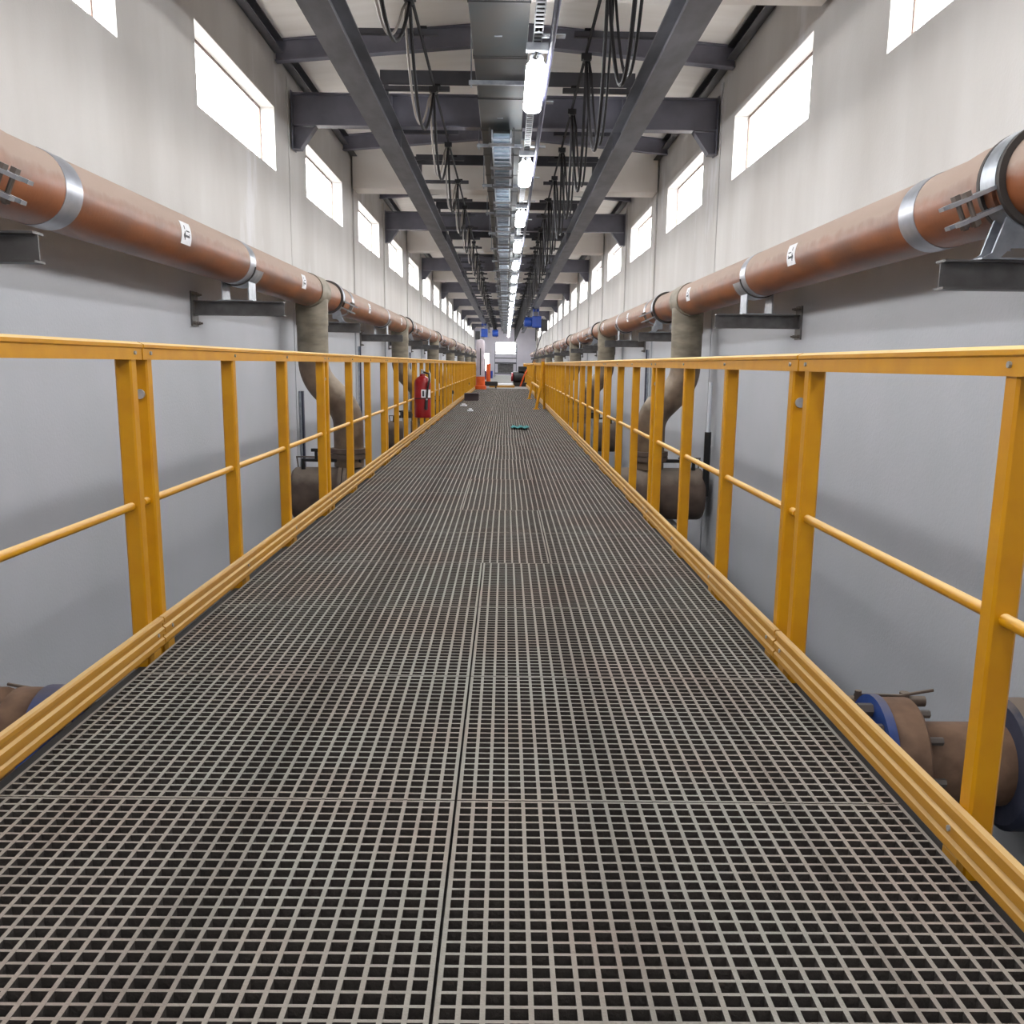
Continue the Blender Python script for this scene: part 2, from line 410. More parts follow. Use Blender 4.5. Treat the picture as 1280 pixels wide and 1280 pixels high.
# ------------------------------------------------------------------ festoon cables
def festoon(side):
    n = 'left' if side < 0 else 'right'
    xt = -.82 if side < 0 else .76
    xe = -.67 if side < 0 else .62
    xo = -1.80 if side < 0 else 1.78
    first = None; j = 0
    for i in range(-7, 40):
        y = 10.83+2.09*i
        if abs(((y-3.95+BAY) % (2*BAY)) - BAY) < .16: y += .2
        if abs((y-14.35) % BAY) < .1 or abs((y-14.35) % BAY - BAY) < .1: y += .16
        lab = 'thin bracket arm on the %s crane beam holding festoon wire, %s from the near end' % (n, nth(j)); j += 1
        if first is None:
            first = thing('festoon_bracket', lab, 'bracket arm', (0,y,4.032), 'festoon arms on the %s' % n)
            m = MB(); m.box(xo,xe,-.03,-.024,0,.05).box(xo,xe,-.03,.01,0,.006).box(xo,xe,.024,.03,0,.05).box(xo,xe,-.01,.03,.0,.006); m.build('arm', M['dsteel'], first)
            m = MB().box(xt-.045,xt+.045,-.05,.05,.05,.07).box(xt-.012,xt+.012,-.012,.012,-.045,.05); m.build('wire_clamp', M['cable'], first)
        else: dup(first, (0,y,4.032), lab)
    tag(MB().cyl((xt,-5.5,3.985),(xt,97,3.985),.015,n=8).build('festoon_wire', M['cable']), 'long taut black wire carrying cable loops on the %s' % n, 'wire')
    n0, sp, droop = (12.45,2.97,.64) if side < 0 else (11.13,2.28,1.02)
    first = None; j = 0
    for i in range(-5, 28 if side < 0 else 37):
        y = n0+sp*i
        if y < -5: continue
        lab = 'hanging loop of black festoon cable on the %s, %s from the near end' % (n, nth(j)); j += 1
        if first is None:
            first = thing('festoon_cable_loop', lab, 'cable', (xt,y,3.975), 'festoon cable loops on the %s' % n)
            MB().box(-.05,.05,-.035,.035,-.06,-.005).box(-.03,.03,-.06,.06,-.075,-.06).build('trolley', M['blackp'], first)
            for q, (dx, dd, r, mt) in enumerate(((0,0,.015,'cable'),(side*.045,-.05,.011,'gcable' if side < 0 else 'cable'))):
                pts = []
                for u in range(25):
                    t = -1+2*u/24; yy = sp/2*(1+t); w = 1-abs(t)**2.0
                    pts.append((dx*(1 if abs(t) < .97 else .6)+side*.02*w, yy, -.07-(droop+dd)*w))
                MB().tube(pts, r, 8).build('cable', M[mt], first, label='grey cable' if mt == 'gcable' else None)
        else: dup(first, (xt,y,3.975), lab)
festoon(-1); festoon(1)

# ------------------------------------------------------------------ central cable trunking, ladder tray and lamps
DX0, DX1 = -.335, .172
first = None; j = 0
for i in range(-4, 27):
    y = 9.3+3.2*i
    lab = 'dark metal trunking length under the ridge, %s from the near end' % nth(j); j += 1
    if first is None:
        first = thing('cable_trunking', lab, 'trunking', (0,y,3.865), 'trunking lengths under the ridge')
        m = MB()
        for a, b in ((.004,1.597),(1.603,3.196)):
            m.bbox(DX0,DX1,a,b,0,.155,.006)
        m.build('casing', M['duct'], first)
        m = MB()
        for yy in (.02,1.56,1.63,3.16): m.box(DX0-.006,DX1+.006,yy-.012,yy+.012,-.004,.158)
        m.build('joint_straps', M['duct'], first)
        MB().box(-.13,-.06,.9,.93,-.006,0).build('latch', M['galv'], first)
    else: dup(first, (0,y,3.865), lab)
first = None; j = 0
for i in range(-4, 27):
    y = 11.72+3.2*i
    lab = 'trapeze hanger bar with two rods under the trunking, %s from the near end' % nth(j); j += 1
    ztop = 5.0
    if first is None:
        first = thing('trapeze_hanger', lab, 'hanger', (0,y,3.82), 'trapeze hangers')
        MB().box(-.41,.20,-.02,.02,0,.04).build('bar', M['galv'], first)
        for x in (-.385,.188): MB().cyl((x,0,-.03),(x,0,roofz(x)-3.825),.007,n=8).build('rod', M['galv'], first)
    else: dup(first, (0,y,3.82), lab)
first = None; j = 0
for i in range(0, 26):
    y = 13.6+3.2*i
    lab = 'bluish ladder tray length below the trunking, %s from the near end' % nth(j); j += 1
    if first is None:
        first = thing('ladder_tray', lab, 'cable tray', (-.078,y,3.68), 'ladder trays below the trunking')
        for x in (-.115,.115): MB().box(x-.008,x+.008,.0,3.19,0,.09).build('side_rail', M['galv'], first)
        for q in range(11): MB().box(-.107,.107,.14+.29*q-.015,.14+.29*q+.015,.0,.02).build('rung', M['galv'], first)
        for q in range(4): MB().box(-.10,.10,.05+.8*q,.05+.8*q+.66,.025,.06).build('cover', M['blue_galv'], first)
        for q in (.35,1.95,2.7): MB().box(-.16,.16,q-.02,q+.02,-.03,0).box(-.16,-.145,q-.02,q+.02,0,.19).box(.145,.16,q-.02,q+.02,0,.19).build('stirrup', M['bgalv'], first)
    else: dup(first, (-.078,y,3.68), lab)
LX, LZ = .222, 3.30
first = None; j = 0
for i in range(-3, 21):
    y = 9.79+4.2*i
    lab = 'glowing white batten lamp hung beside the trunking, %s from the near end' % nth(j); j += 1
    if first is None:
        first = thing('batten_lamp', lab, 'lamp', (LX,y,LZ), 'batten lamps in a row')
        m = MB(); hw, hl = .082, .79
        pl = []
        for s in range(20):
            t = 2*pi*s/20; pl.append((hw*max(-1,min(1,1.25*math.cos(t))), (hl if math.sin(t) > 0 else -hl) + .07*math.sin(t) if abs(math.sin(t)) > .01 else 0))
        out = [(-hw,-hl+.06),(-hw+.025,-hl+.012),(-hw+.05,-hl),(hw-.05,-hl),(hw-.025,-hl+.012),(hw,-hl+.06),(hw,hl-.06),(hw-.025,hl-.012),(hw-.05,hl),(-hw+.05,hl),(-hw+.025,hl-.012),(-hw,hl-.06)]
        inn = [(x*.8,yy*.985) for x, yy in out]; n = 12
        m.add([(x*.62,yy*.995,.062) for x,yy in out]+[(x,yy,.026) for x,yy in out]+[(x,yy,0) for x,yy in inn],
              [(q,(q+1)%n,n+(q+1)%n,n+q) for q in range(n)]+[(n+q,n+(q+1)%n,2*n+(q+1)%n,2*n+q) for q in range(n)]+[tuple(2*n+q for q in range(n))])
        m.build('diffuser', M['lamp'], first)
        MB().prism([(x*.66,yy*.998) for x,yy in out], .063,.095,'Z').build('housing', M['wplastic'], first)
        for yy in (-.6,.6): MB().box(-.03,.03,yy-.02,yy+.02,.095,.131).build('clip', M['galv'], first)
        MB().box(-.085,.085,-hl-.16,-hl-.02,.10,.128).box(-.085,.085,-hl-.2,-hl-.17,.07,.128).build('end_bracket', M['galv'], first)
        MB().tube([(-.01,-hl+.02,.07),(-.01,-hl-.06,.06),(-.0,-hl-.12,.1)], .012, 8).cyl((-.01,-hl-.005,.06),(-.01,-hl-.05,.06),.02,n=10).build('cable_gland', M['blackp'], first)
    else: dup(first, (LX,y,LZ), lab)
# slotted channel that carries the lamps, in lengths
first = None; j = 0
for i in range(-2, 19):
    y = 8.55+BAY*i
    lab = 'slotted lamp channel length hung from rafters, %s from the near end' % nth(j); j += 1
    if y+BAY > 99: continue
    if first is None:
        first = thing('slotted_channel', lab, 'channel', (LX,y,LZ+.13), 'slotted lamp channels')
        m = MB()
        m.box(-.035,-.029,0,BAY-.01,0,.045).box(.029,.035,0,BAY-.01,0,.045)
        q = .0
        while q < BAY-.06: m.box(-.029,.029,q,q+.045,.0,.004); q += .09
        m.build('channel', M['galv'], first)
        m = MB().box(-.027,.027,0,BAY-.01,.02,.024); m.build('inner_cable', M['cable'], first)
        MB().cyl((0,BAY-.005-.002,.0),(0,BAY-.007,roofz(LX)-.26-LZ-.13),.007,n=8).build('rod', M['galv'], first)
    else: dup(first, (LX,y,LZ+.13), lab)
t = thing('conduit_run', 'violet grey conduit running beside the lamps the length of the gallery', 'conduit', (.335,-5,3.44))
MB().cyl((0,0,0),(0,102,0),.024,n=10).build('conduit', M['conduit'], t)
m = MB(); 
for i in range(0, 48):
    yy = 1.2+2.1*i; m.box(-.075,.10,yy-.05,yy+.05,.028,.036)
m.build('bracket_plates', M['galv'], t)
m = MB()
for i in range(0, 24):
    yy = 3.6+4.2*i; m.tube([(0,yy,.01),(-.04,yy-.25,-.01),(-.09,yy-.6,.01)],.012,8)
m.build('lamp_leads', M['cable'], t)

# ------------------------------------------------------------------ main pipes
def arc_patch(m, c, r, y0, y1, t0, t1, th=.0015, n=10):
    """thin curved patch on a pipe along Y; t is the angle measured in XZ"""
    vs = []
    for rr in (r, r+th):
        for k in range(n+1):
            t = t0+(t1-t0)*k/n
            for y in (y0, y1): vs.append((c[0]+rr*math.cos(t), y, c[2]+rr*math.sin(t)))
    h = 2*(n+1); fs = []
    for k in range(n):
        a = 2*k; fs += [(a,a+1,a+3,a+2), (h+a,h+a+2,h+a+3,h+a+1), (a,a+2,h+a+2,h+a), (a+1,h+a+1,h+a+3,a+3)]
    fs += [(0,h,h+1,1), (h-2,h-1,2*h-1,2*h-2)]
    return m.add(vs, fs, True)
def pipe_side(side):
    n = 'left' if side < 0 else 'right'
    xp, zp, R = (-2.47,1.872,.193) if side < 0 else (2.39,1.842,.197)
    xw = XL if side < 0 else XR
    br = [13.81,25.15,36.6,47.9,59.2,70.5,81.8] if side < 0 else [14.24,25.57,36.9,48.2,59.5,70.8,82.1]
    cl = [4.79 if side < 0 else 5.0] + [b+(1.3 if side < 0 else 1.9) for b in br]
    sd = [b-(3.83 if side < 0 else 3.97) for b in br]
    inw = pi if side > 0 else 0.             # angle facing the walkway
    ends = [-6.5]+cl+[97.]
    for i in range(len(ends)-1):
        a, b = ends[i]+.006, ends[i+1]-.006
        mid = [q for q in br if a < q < b]
        t = thing('pipe_length', 'orange brown main pipe length along the %s wall, %s from the near end' % (n, nth(i)), 'pipe', (xp,a,zp), 'main pipe lengths on the %s' % n)
        m = MB(); L = b-a
        m.tube([(0,0,0),(0,.35,0),(0,.55,0),(0,L*.5,0),(0,L,0)], [R*1.07,R*1.07,R,R,R], 40)
        m.build('barrel', M['pipe'], t)
        bands = ([1.0,] if i > 0 else []) + [q-a for q in sd if a < q < b and False]
        for q in [1.06] + [s-a-.13 for s in sd if a < s < b]:
            if i == 0 and q == 1.06: continue
            MB().ring((0,0,0),'Y',q-.11,q+.11,R-.002,R+.003,40).build('tape_band', M['tape'], t)
        st = [3.04 if side < 0 else 3.44] + [q-a-(1.5 if side < 0 else 1.1) for q in mid]
        for k, q in enumerate(st):
            if i == 0 and k == 0: continue
            lb = arc_patch(MB(), (0,0,0), R+.001, q-.115, q+.115, inw-.42*side*-1-.06*-side, inw+.42*side*-1-.06*-side) if False else arc_patch(MB(), (0,0,0), R+.001, q-.115, q+.115, inw-.40+(.04 if side<0 else -.04), inw+.40+(.04 if side<0 else -.04))
            lo = lb.build('flow_label', M['white'], t, label='white label with black arrows')
            ar = MB(); d = -side                # up the pipe side is +angle on the left, -angle on the right
            def mk(y0, y1, u0, u1):
                t0, t1 = inw+d*u0, inw+d*u1
                arc_patch(ar, (0,0,0), R+.0028, q+y0, q+y1, min(t0,t1), max(t0,t1), .001, 4)
            mk(-.03,.07,-.10,-.02); mk(-.045,-.03,-.20,.09); mk(-.058,-.045,-.14,.03); mk(-.07,-.058,-.10,-.01)
            mk(-.01,.07,.10,.145); mk(-.045,-.03,.17,.30); mk(.055,.075,.0,.03)
            ar.build('arrows', M['ink'], lo)
        for q in mid:
            yb = q-a
            m = MB()                             # tee collar and the branch going down
            m.ring((0,0,0),'Y',yb-.33,yb+.30,R-.004,R+.012,40)
            m.tube([(0,yb,-.10),(0,yb,-.42)],[R*1.05,R*1.05],36).tube([(0,yb,-.42),(0,yb,-.80)],[R*1.015,R*1.015],36)
            m.build('tee', M['drop'], t)
            xd = -side*.60
            m = MB(); pts = [(0,yb,-.40),(0,yb,-.85)]
            for w in range(1, 8):
                al = w/8*pi/4; rr = .5; pts.append((-side*rr*(1-math.cos(al)), yb, -.85-rr*math.sin(al)))
            ex, ez = -side*.5*(1-math.cos(pi/4)), -.85-.5*math.sin(pi/4)
            ln = .22; fx, fz = ex-side*ln*.7071, ez-ln*.7071
            pts += [(ex,yb,ez),(fx,yb,fz)]
            for w in range(1, 8):
                al = pi/4*(1-w/8); rr = .45
                pts.append((fx-side*rr*(math.cos(al)-math.cos(pi/4)), yb, fz-rr*(math.sin(pi/4)-math.sin(al))))
            lx = fx-side*.45*(1-math.cos(pi/4)); lz = fz-.45*math.sin(pi/4)
            pts += [(lx,yb,lz),(lx,yb,-2.21)]
            m.tube(pts, R, 32); m.build('drop_pipe', M['elbow'], t)
            m = MB(); m.ring((lx,yb,0),'Z',-2.1,-2.04,R-.01,R+.05,32).ring((lx,yb,0),'Z',-2.03,-1.97,R-.01,R+.05,32); m.build('pipe_flange', M['bar'], t)
    # wall brackets, clamp type and saddle type alternately
    zt = 1.535 if side < 0 else 1.487
    tip = -2.035 if side < 0 else 1.985
    def bracket(kind, lab, loc):
        t = thing('pipe_bracket', lab, 'bracket', loc, 'pipe brackets on the %s wall' % n)
        MB().ibeam(-.055,.055,.11,-.13,0,0.014*-side,tip-xw,'X',.010,.008).build('cantilever', M['bgalv'], t)
        MB().box(0,-side*.014,-.1,.1,-.23,.08).build('wall_plate', M['bgalv'], t)
        for yy in (-.07,.07):
            for zz in (-.2,.055):
                MB().cyl((-side*.014,yy,zz),(-side*.04,yy,zz),.017,n=6).cyl((-side*.04,yy,zz),(-side*.06,yy,zz),.009,n=8).build('anchor_bolt', M['bolt'], t)
        cx, cz = xp-xw, zp-zt
        if kind == 'saddle':
            e0, e1 = (pi+.30, 2*pi-.75) if side > 0 else (pi+.75, 2*pi-.30)
            m = MB().ring((cx,0,cz),'Y',-.05,.25,R+.003,R+.016,24,e0,e1)
            m.build('saddle', M['galv'], t)
            m = MB()
            for x in (cx-.12,cx+.12): m.box(x-.006,x+.006,-.05,.22,.008,cz-math.sqrt((R+.012)**2-.12**2))
            m.box(cx-.16,cx+.16,-.05,.22,0,.008); m.build('saddle_feet', M['galv'], t)
            MB().ring((cx,0,cz),'Y',-.062,-.05,R+.001,R+.014,24,pi+.2,2*pi-.2).build('rubber_liner', M['rubber'], t)
        else:
            Rb = R*1.075
            g = .22 if True else 0
            th = .42*side; ct, st = math.cos(th), math.sin(th)
            def rot(mb):
                mb.v = [(cx+(x-cx)*ct-(z-cz)*st, y, cz+(x-cx)*st+(z-cz)*ct) for x, y, z in mb.v]; return mb
            up = MB().ring((cx,0,cz),'Y',-.075,.075,Rb+.006,Rb+.016,32,.22,pi-.22)
            lo = MB().ring((cx,0,cz),'Y',-.075,.075,Rb+.006,Rb+.016,32,pi+.22,2*pi-.22)
            for s in (-1, 1):
                xx = cx+s*(Rb-.002)
                ln = .21 if s == -side else .09
                for dy in (-.06,.055):
                    up.box(xx,xx+s*ln,dy-.028,dy+.028,cz+.036,cz+.054); lo.box(xx,xx+s*ln,dy-.028,dy+.028,cz-.054,cz-.036)
            rot(up).build('upper_strap', M['galv'], t); rot(lo).build('lower_strap', M['galv'], t)
            for s in (-1, 1):
                for dy in (-.06,.055):
                    x = cx+s*(Rb+(.13 if s == -side else .05))
                    rot(MB().cyl((x,dy,cz-.085),(x,dy,cz+.075),.013,n=8).cyl((x,dy,cz+.054),(x,dy,cz+.078),.024,n=6).cyl((x,dy,cz-.078),(x,dy,cz-.054),.024,n=6)).build('clamp_bolt', M['bolt'], t)
            m = MB().ring((cx,0,cz),'Y',-.115,-.085,R+.001,Rb+.016,40).ring((cx,0,cz),'Y',.085,.115,R+.001,Rb+.016,40); m.build('rubber_ring', M['rubber'], t)
            m = MB()
            for dy in (-.06,.06):
                for s in (-1,1):
                    w = [(cx+s*.06,-cz*0+.0+cz-Rb-.016),(cx+s*.15,cz-math.sqrt((Rb+.012)**2-.0225)-.002),(cx+s*.2,.03),(cx+s*.24,.008),(cx+s*.24,0),(cx+s*.17,0),(cx+s*.12,.05),(cx+s*.06,.05)]
                    m.prism(w, dy-.008, dy+.008, 'Y')
            m.box(cx-.25,cx+.25,-.08,.08,0,.008); m.build('cradle', M['galv'], t)
        return t
    fa = fb = None; allb = sorted([(y,'c') for y in cl]+[(y,'s') for y in sd])
    for i, (y, kd) in enumerate(allb):
        lab = ('steel cantilever bracket with bolted pipe clamp on the %s wall, %s from the near end' if kd == 'c' else 'steel cantilever bracket with open pipe saddle on the %s wall, %s from the near end') % (n, nth(i))
        loc = (xw, y, zt)
        if kd == 'c':
            fa = dup(fa, loc, lab) if fa else bracket('clamp', lab, loc)
        else:
            fb = dup(fb, loc, lab) if fb else bracket('saddle', lab, loc)
    # pump barrels the branches drop into, each on a plinth
    lx = xp - side*.60 if True else 0
    fp = fq = None
    for i, q in enumerate(br[:5]):
        zc = -.70
        lab = 'rusty brown horizontal pump barrel below the %s railing, %s from the near end' % (n, nth(i))
        loc = (xw-side*.1, q, zc)
        if fp is None:
            fp = thing('pump_barrel', lab, 'pump', loc, 'pump barrels on the %s' % n)
            d = -side
            m = MB().tube([(0,0,0),(d*.03,0,0),(d*.06,0,0),(d*1.75,0,0)],[.31,.34,.35,.35],36); m.build('barrel', M['bar'], fp)
            m = MB().ring((0,0,0),'X',d*.62,d*.67,.345,.40,36).ring((0,0,0),'X',d*.68,d*.73,.345,.40,36); m.build('flange', M['bar'], fp)
            m = MB().tube([(d*.15,-.1,.33),(d*.15,-.1,.45),(d*.9,-.1,.45)],.03,10).cyl((d*.32,-.1,.45),(d*.32,-.1,.58),.02,n=8).box(d*.26,d*.38,-.13,-.07,.56,.60); m.build('bypass_pipe', M['blackp'], fp)
            m = MB().tube([(d*.05,.25,.1),(d*-.0,.25,.46),(d*.3,.25,.46)],.014,8); m.build('drain_line', M['bolt'], fp)
            m = MB().cyl((d*1.47,.25,.2),(d*1.47,.25,.95),.05,n=14).cyl((d*1.47,.25,.95),(d*1.47,.25,.99),.062,n=14); m.build('gauge_column', M['galv'], fp)
            m = MB().lathe((d*1.47,.25,.99),[(.0,0),(.075,0),(.08,.04),(.07,.08),(0,.09)],16); m.build('gauge_cap', M['blackp'], fp)
        else: dup(fp, loc, lab)
        lab = 'pale concrete plinth under pump barrel on the %s, %s from the near end' % (n, nth(i))
        if fq is None:
            m = MB().box(-.55,.55,-.45,.45,0,1.12)
            fq = m.build('plinth', M['plinth'], ); fq.location = (lx,q,FZ); tag(fq, lab, 'plinth', 'pump plinths on the %s' % n)
        else:
            c = fq.copy(); COL.objects.link(c); c.location = (lx,q,FZ); c['label'] = lab
    # flanged valve train near the viewer
    d = side
    vx = 1.93 if side > 0 else -2.27
    vz, vr = -1.03, .36
    t = thing('flanged_valve', 'brown flanged valve with blue flange below the %s railing near the viewer' % n, 'valve', (vx,5.2,vz))
    ft = .045 if side > 0 else .10
    if side < 0: vr = .385; t.location.z = vz = -1.045
    MB().ring((0,0,0),'X',0,d*ft,.20,vr,40).build('blue_flange', M['flblue'], t, label='blue flange')
    m = MB().tube([(d*(ft+.001),0,0),(d*(ft+.015),0,0),(d*(ft+.155),0,0),(d*(ft+.17),0,0)],[vr-.022,vr-.014,vr-.014,vr-.03],40); m.build('body', M['brown'], t)
    for k in range(10):
        an = 2*pi*k/10+.3; cy, cz = .29*math.cos(an), .29*math.sin(an)
        MB().cyl((-d*.075,cy,cz),(-d*.002,cy,cz),.036,n=6).cyl((-d*.10,cy,cz),(-d*.075,cy,cz),.022,n=10).build('flange_bolt', M['bolt'], t)
    if side > 0: MB().tube([(-d*1.2,0,0),(-d*.0,0,0)],[.2,.2],28).build('suction_pipe', M['bar'], t)
    m = MB().tube([(d*.20,0,0),(d*.70 if side > 0 else d*.31,0,0)],[.22,.22],28)
    m.build('neck', M['brown'], t)
    if side > 0:
        for k in range(8):
            an = 2*pi*k/8; cy, cz = .27*math.cos(an), .27*math.sin(an)
            MB().cyl((d*.225,cy,cz),(d*.30,cy,cz),.022,n=6).build('stud', M['bolt'], t)
        MB().tube([(d*.69,0,0),(d*.71,0,0),(d*.82,0,0),(d*.84,0,0)],[.32,.35,.35,.30],40).build('casing', M['navy'], t)
    else:
        MB().tube([(d*.31,0,0),(d*.34,0,0),(d*.52,0,0)],[.22,.37,.37],36).build('casing', M['brown'], t)
    m = MB()
    if side > 0: m.tube([(d*-.2,.6,.145),(d*.52,.6,.145)],.032,12).cyl((d*.40,.6,.145),(d*.40,.6,.20),.03,n=8)
    m.tube([(d*.04,.40,.245),(d*.30,.42,.235),(d*.5,.45,.26)],.010,8).cyl((d*.06,.4,.22),(d*.06,.4,.27),.02,n=8); m.build('side_pipe', M['bar'], t)
    m = MB().box(d*-.05,d*.55,-.3,.3,FZ-vz+.35,-.35) if False else MB().box(d*.0,d*.52,-.3,.3,FZ-vz,-.33)
    o = m.build('plinth', M['plinth'], off=(0,0,FZ-vz)); o.location = (vx,5.2,FZ); tag(o, 'pale concrete plinth under the valve on the %s near the viewer' % n, 'plinth')
pipe_side(-1); pipe_side(1)
# vertical cable ducts near the columns
t = thing('wall_riser', 'navy vertical cable duct on the left wall column behind the railing', 'cable duct', (XL+.014,14.85,-.5))
MB().box(0,.05,-.05,.05,0,1.1).build('duct', M['navy'], t); MB().box(.0,.03,-.085,-.055,0,1.1).box(0,.03,.055,.085,0,1.1).build('side_strip', M['galv'], t)
t = thing('wall_riser', 'thin vertical pipe with black sleeve on the right wall behind the railing', 'pipe', (XR-.10,14.0,-.7))
MB().cyl((0,0,.85),(0,0,1.5),.025,n=10).build('pipe', M['wplastic'], t); MB().cyl((0,0,0),(0,0,.85),.045,n=12).build('sleeve', M['blackp'], t)
for side, n, ys in ((-1,'left',(20.72,31.62)),(1,'right',(20.72,31.62))):
    for i, y in enumerate(ys):
        x = (XL+.034) if side < 0 else (XR-.034)
        t = thing('wall_riser', 'navy vertical cable duct on the %s wall, %s behind the near pump' % (n, nth(i)), 'cable duct', (x,y,-.9))
        MB().box(0,-side*.05,-.05,.05,0,2.2).build('duct', M['navy'], t); MB().box(0,-side*.03,-.085,-.055,0,2.2).box(0,-side*.03,.055,.085,0,2.2).build('side_strip', M['galv'], t)

# ------------------------------------------------------------------ walkway
CELL = .0385
def grating(x0, x1, L, nx, ny):
    m = MB(); w = (x1-x0); b1, b0 = .0045, .0033; D = -.038
    def barY(x, a, b, t1, t0): m.add([(x-t1,a,0),(x+t1,a,0),(x+t1,b,0),(x-t1,b,0),(x-t0,a,D),(x+t0,a,D),(x+t0,b,D),(x-t0,b,D)], [(0,1,2,3),(0,3,7,4),(1,5,6,2),(0,4,5,1),(3,2,6,7)])
    def barX(y, t1, t0):
        z = -.0006
        m.add([(0,y-t1,z),(w,y-t1,z),(w,y+t1,z),(0,y+t1,z),(0,y-t0,D),(w,y-t0,D),(w,y+t0,D),(0,y+t0,D)], [(0,1,2,3),(0,4,5,1),(3,2,6,7)])
    for i in range(nx+1):
        e = i in (0, nx)
        x = w*i/nx
        if i == 0: x += .0045
        if i == nx: x -= .0045
        barY(x, 0, L, b1, b0)
    for i in range(ny+1):
        y = L*i/ny
        if i == 0: y += .0045
        if i == ny: y -= .0045
        barX(y, b1*.92, b0)
    return m
sl = {}
rows = 44; G = .004
for i in range(-1, rows-1):
    y = 1.30+1.0*i
    seam = -.106 if i < 4 else (.24 if (i//2) % 2 == 0 else -.30)
    for sd_, (x0, x1) in (('left',(GL,seam-.003)),('right',(seam+.003,GR))):
        key = (sd_, seam)
        lab = '%s grey mesh grating panel of the walkway, %s row from the near end' % (sd_, nth(i+1))
        if key not in sl:
            nx = round((x1-x0)/CELL)
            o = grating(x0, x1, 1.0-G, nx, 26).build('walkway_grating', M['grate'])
            o.location = (x0,y,0); sl[key] = (o, x0); tag(o, lab, 'grating', 'walkway grating panels')
        else:
            c = sl[key][0].copy(); COL.objects.link(c); c.location = (sl[key][1],y,0); c['label'] = lab
YE = 1.30+rows-2
for x, n in ((GL-.03,'left'),(GR+.03,'right')):
    o = MB().ibeam(-.045,.045,.09,-.22,0,0,YE,'Y').build('stringer', M['gsup']); o.location = (x,.3,-.041)
    tag(o, 'dark stringer beam under the %s edge of the grating' % n, 'beam')
first = None; j = 0
for i in range(-1, rows-1):
    y = 1.30+i
    lab = 'dark joist under the grating, %s from the near end' % nth(j); j += 1
    if first is None:
        first = MB().box(GL+.02,GR-.02,-.02,.02,-.1,0).build('grating_joist', M['gsup']); first.location = (0,y-.002,-.041); tag(first, lab, 'joist', 'grating joists')
    else:
        c = first.copy(); COL.objects.link(c); c.location = (0,y-.002,-.041); c['label'] = lab
first = None; j = 0
for i in range(0, 11):
    for s, x in ((-1,-1.1),(1,.85)):
        lab = 'steel leg post carrying the walkway on the %s, %s from the near end' % ('left' if s < 0 else 'right', nth(i))
        if first is None:
            first = MB().box(-.05,.05,-.05,.05,0,-FZ-.265).build('walkway_post', M['gsup']); first.location = (x,1.0+4*i,FZ); tag(first, lab, 'post', 'walkway posts')
            first.location = (x-(.09 if s < 0 else -.09),1.0+4*i,FZ)
        else:
            c = first.copy(); COL.objects.link(c); c.location = (x-(.09 if s < 0 else -.09),1.0+4*i,FZ); c['label'] = lab

def rail_panel(side, L, posts, lab, loc):
    """guardrail length: local x = 0 at the inner face of the posts, growing outwards"""
    n = 'left' if side < 0 else 'right'
    t = thing('guardrail', lab, 'railing', loc, 'yellow guardrail lengths on the %s' % n)
    s = side; PW = .055; zr = 1.0 if side < 0 else .988
    prof = [(-.004,zr),(PW+.004,zr),(PW+.004,zr+.036),(PW+.009,zr+.040),(PW+.009,zr+.050),(PW-.002,zr+.058),(.010,zr+.058),(-.009,zr+.050),(-.009,zr+.040),(-.004,zr+.036)]
    MB().prism([(s*a,b) for a,b in prof], .003, L-.003, 'Y').build('top_rail', M['yel'], t)
    MB().cyl((s*PW/2,.004,.518),(s*PW/2,L-.004,.518),.0135,n=14).build('mid_rail', M['yel'], t)
    # ribbed toe board on the walkway side
    a = -.004
    tp = [(a,.012),(-.02,.012),(-.024,.018),(-.024,.034),(-.017,.040),(-.017,.050),(-.026,.056),(-.026,.072),(-.017,.078),(-.017,.088),(-.024,.094),(-.024,.106),(-.020,.112),(a,.112)]
    MB().prism([(s*u,w) for u,w in tp], .002, L-.002, 'Y').build('toe_board', M['yeltoe'], t)
    for p in posts:
        MB().bbox(0,s*PW,p-.0275,p+.0275,-.20,zr,.006).build('post', M['yel'], t)
        MB().cyl((-s*.003,p,zr+.022),(-s*.010,p,zr+.022),.0065,n=8).build('screw', M['galv'], t)
        MB().cyl((-s*.022,p,.064),(-s*.030,p,.064),.007,n=8).build('screw', M['galv'], t)
        m = MB().box(-s*.004,-s*.020,p-.035,p+.035,-.04,.010)
        m.build('foot_clip', M['yeltoe'], t)
    if len(posts) > 3:
        p = posts[0]
        MB().cyl((s*PW/2,p-.0275-.002,.885),(s*PW/2,p-.0275-.012,.885),.017,n=12).build('joint_bolt', M['galv'], t)
    return t
XPL, XPR = -1.222, .962
LL, LRr = 3.70, 3.42
rail_panel(-1, 3.60, [.10,1.2,2.3,3.525], 'yellow guardrail length on the left edge of walkway, nearest the viewer', (XPL,.01,0))
fl = rail_panel(-1, LL, [.075,1.225,2.375,3.62], 'yellow guardrail length on the left edge, second from the viewer', (XPL,3.615,0))
for i in range(1, 11): dup(fl, (XPL,3.615+LL*i,0), 'yellow guardrail length on the left edge, %s from the viewer' % nth(i+1))
rail_panel(1, 3.30, [.55,1.83,3.215], 'yellow guardrail length on the right edge of walkway, nearest the viewer', (XPR,.2,0))
fr = rail_panel(1, LRr, [.09,1.17,2.25,3.33], 'yellow guardrail length on the right edge, second from the viewer', (XPR,3.51,0))
for i in range(1, 16): dup(fr, (XPR,3.51+LRr*i,0), 'yellow guardrail length on the right edge, %s from the viewer' % nth(i+1))

# landing beyond the grating
o = MB().box(XL+.30,XR-.30,YE+.32,96,-.3,-.002).build('floor_landing', M['plinth']); struct(o, 'pale landing slab beyond the end of the grating')

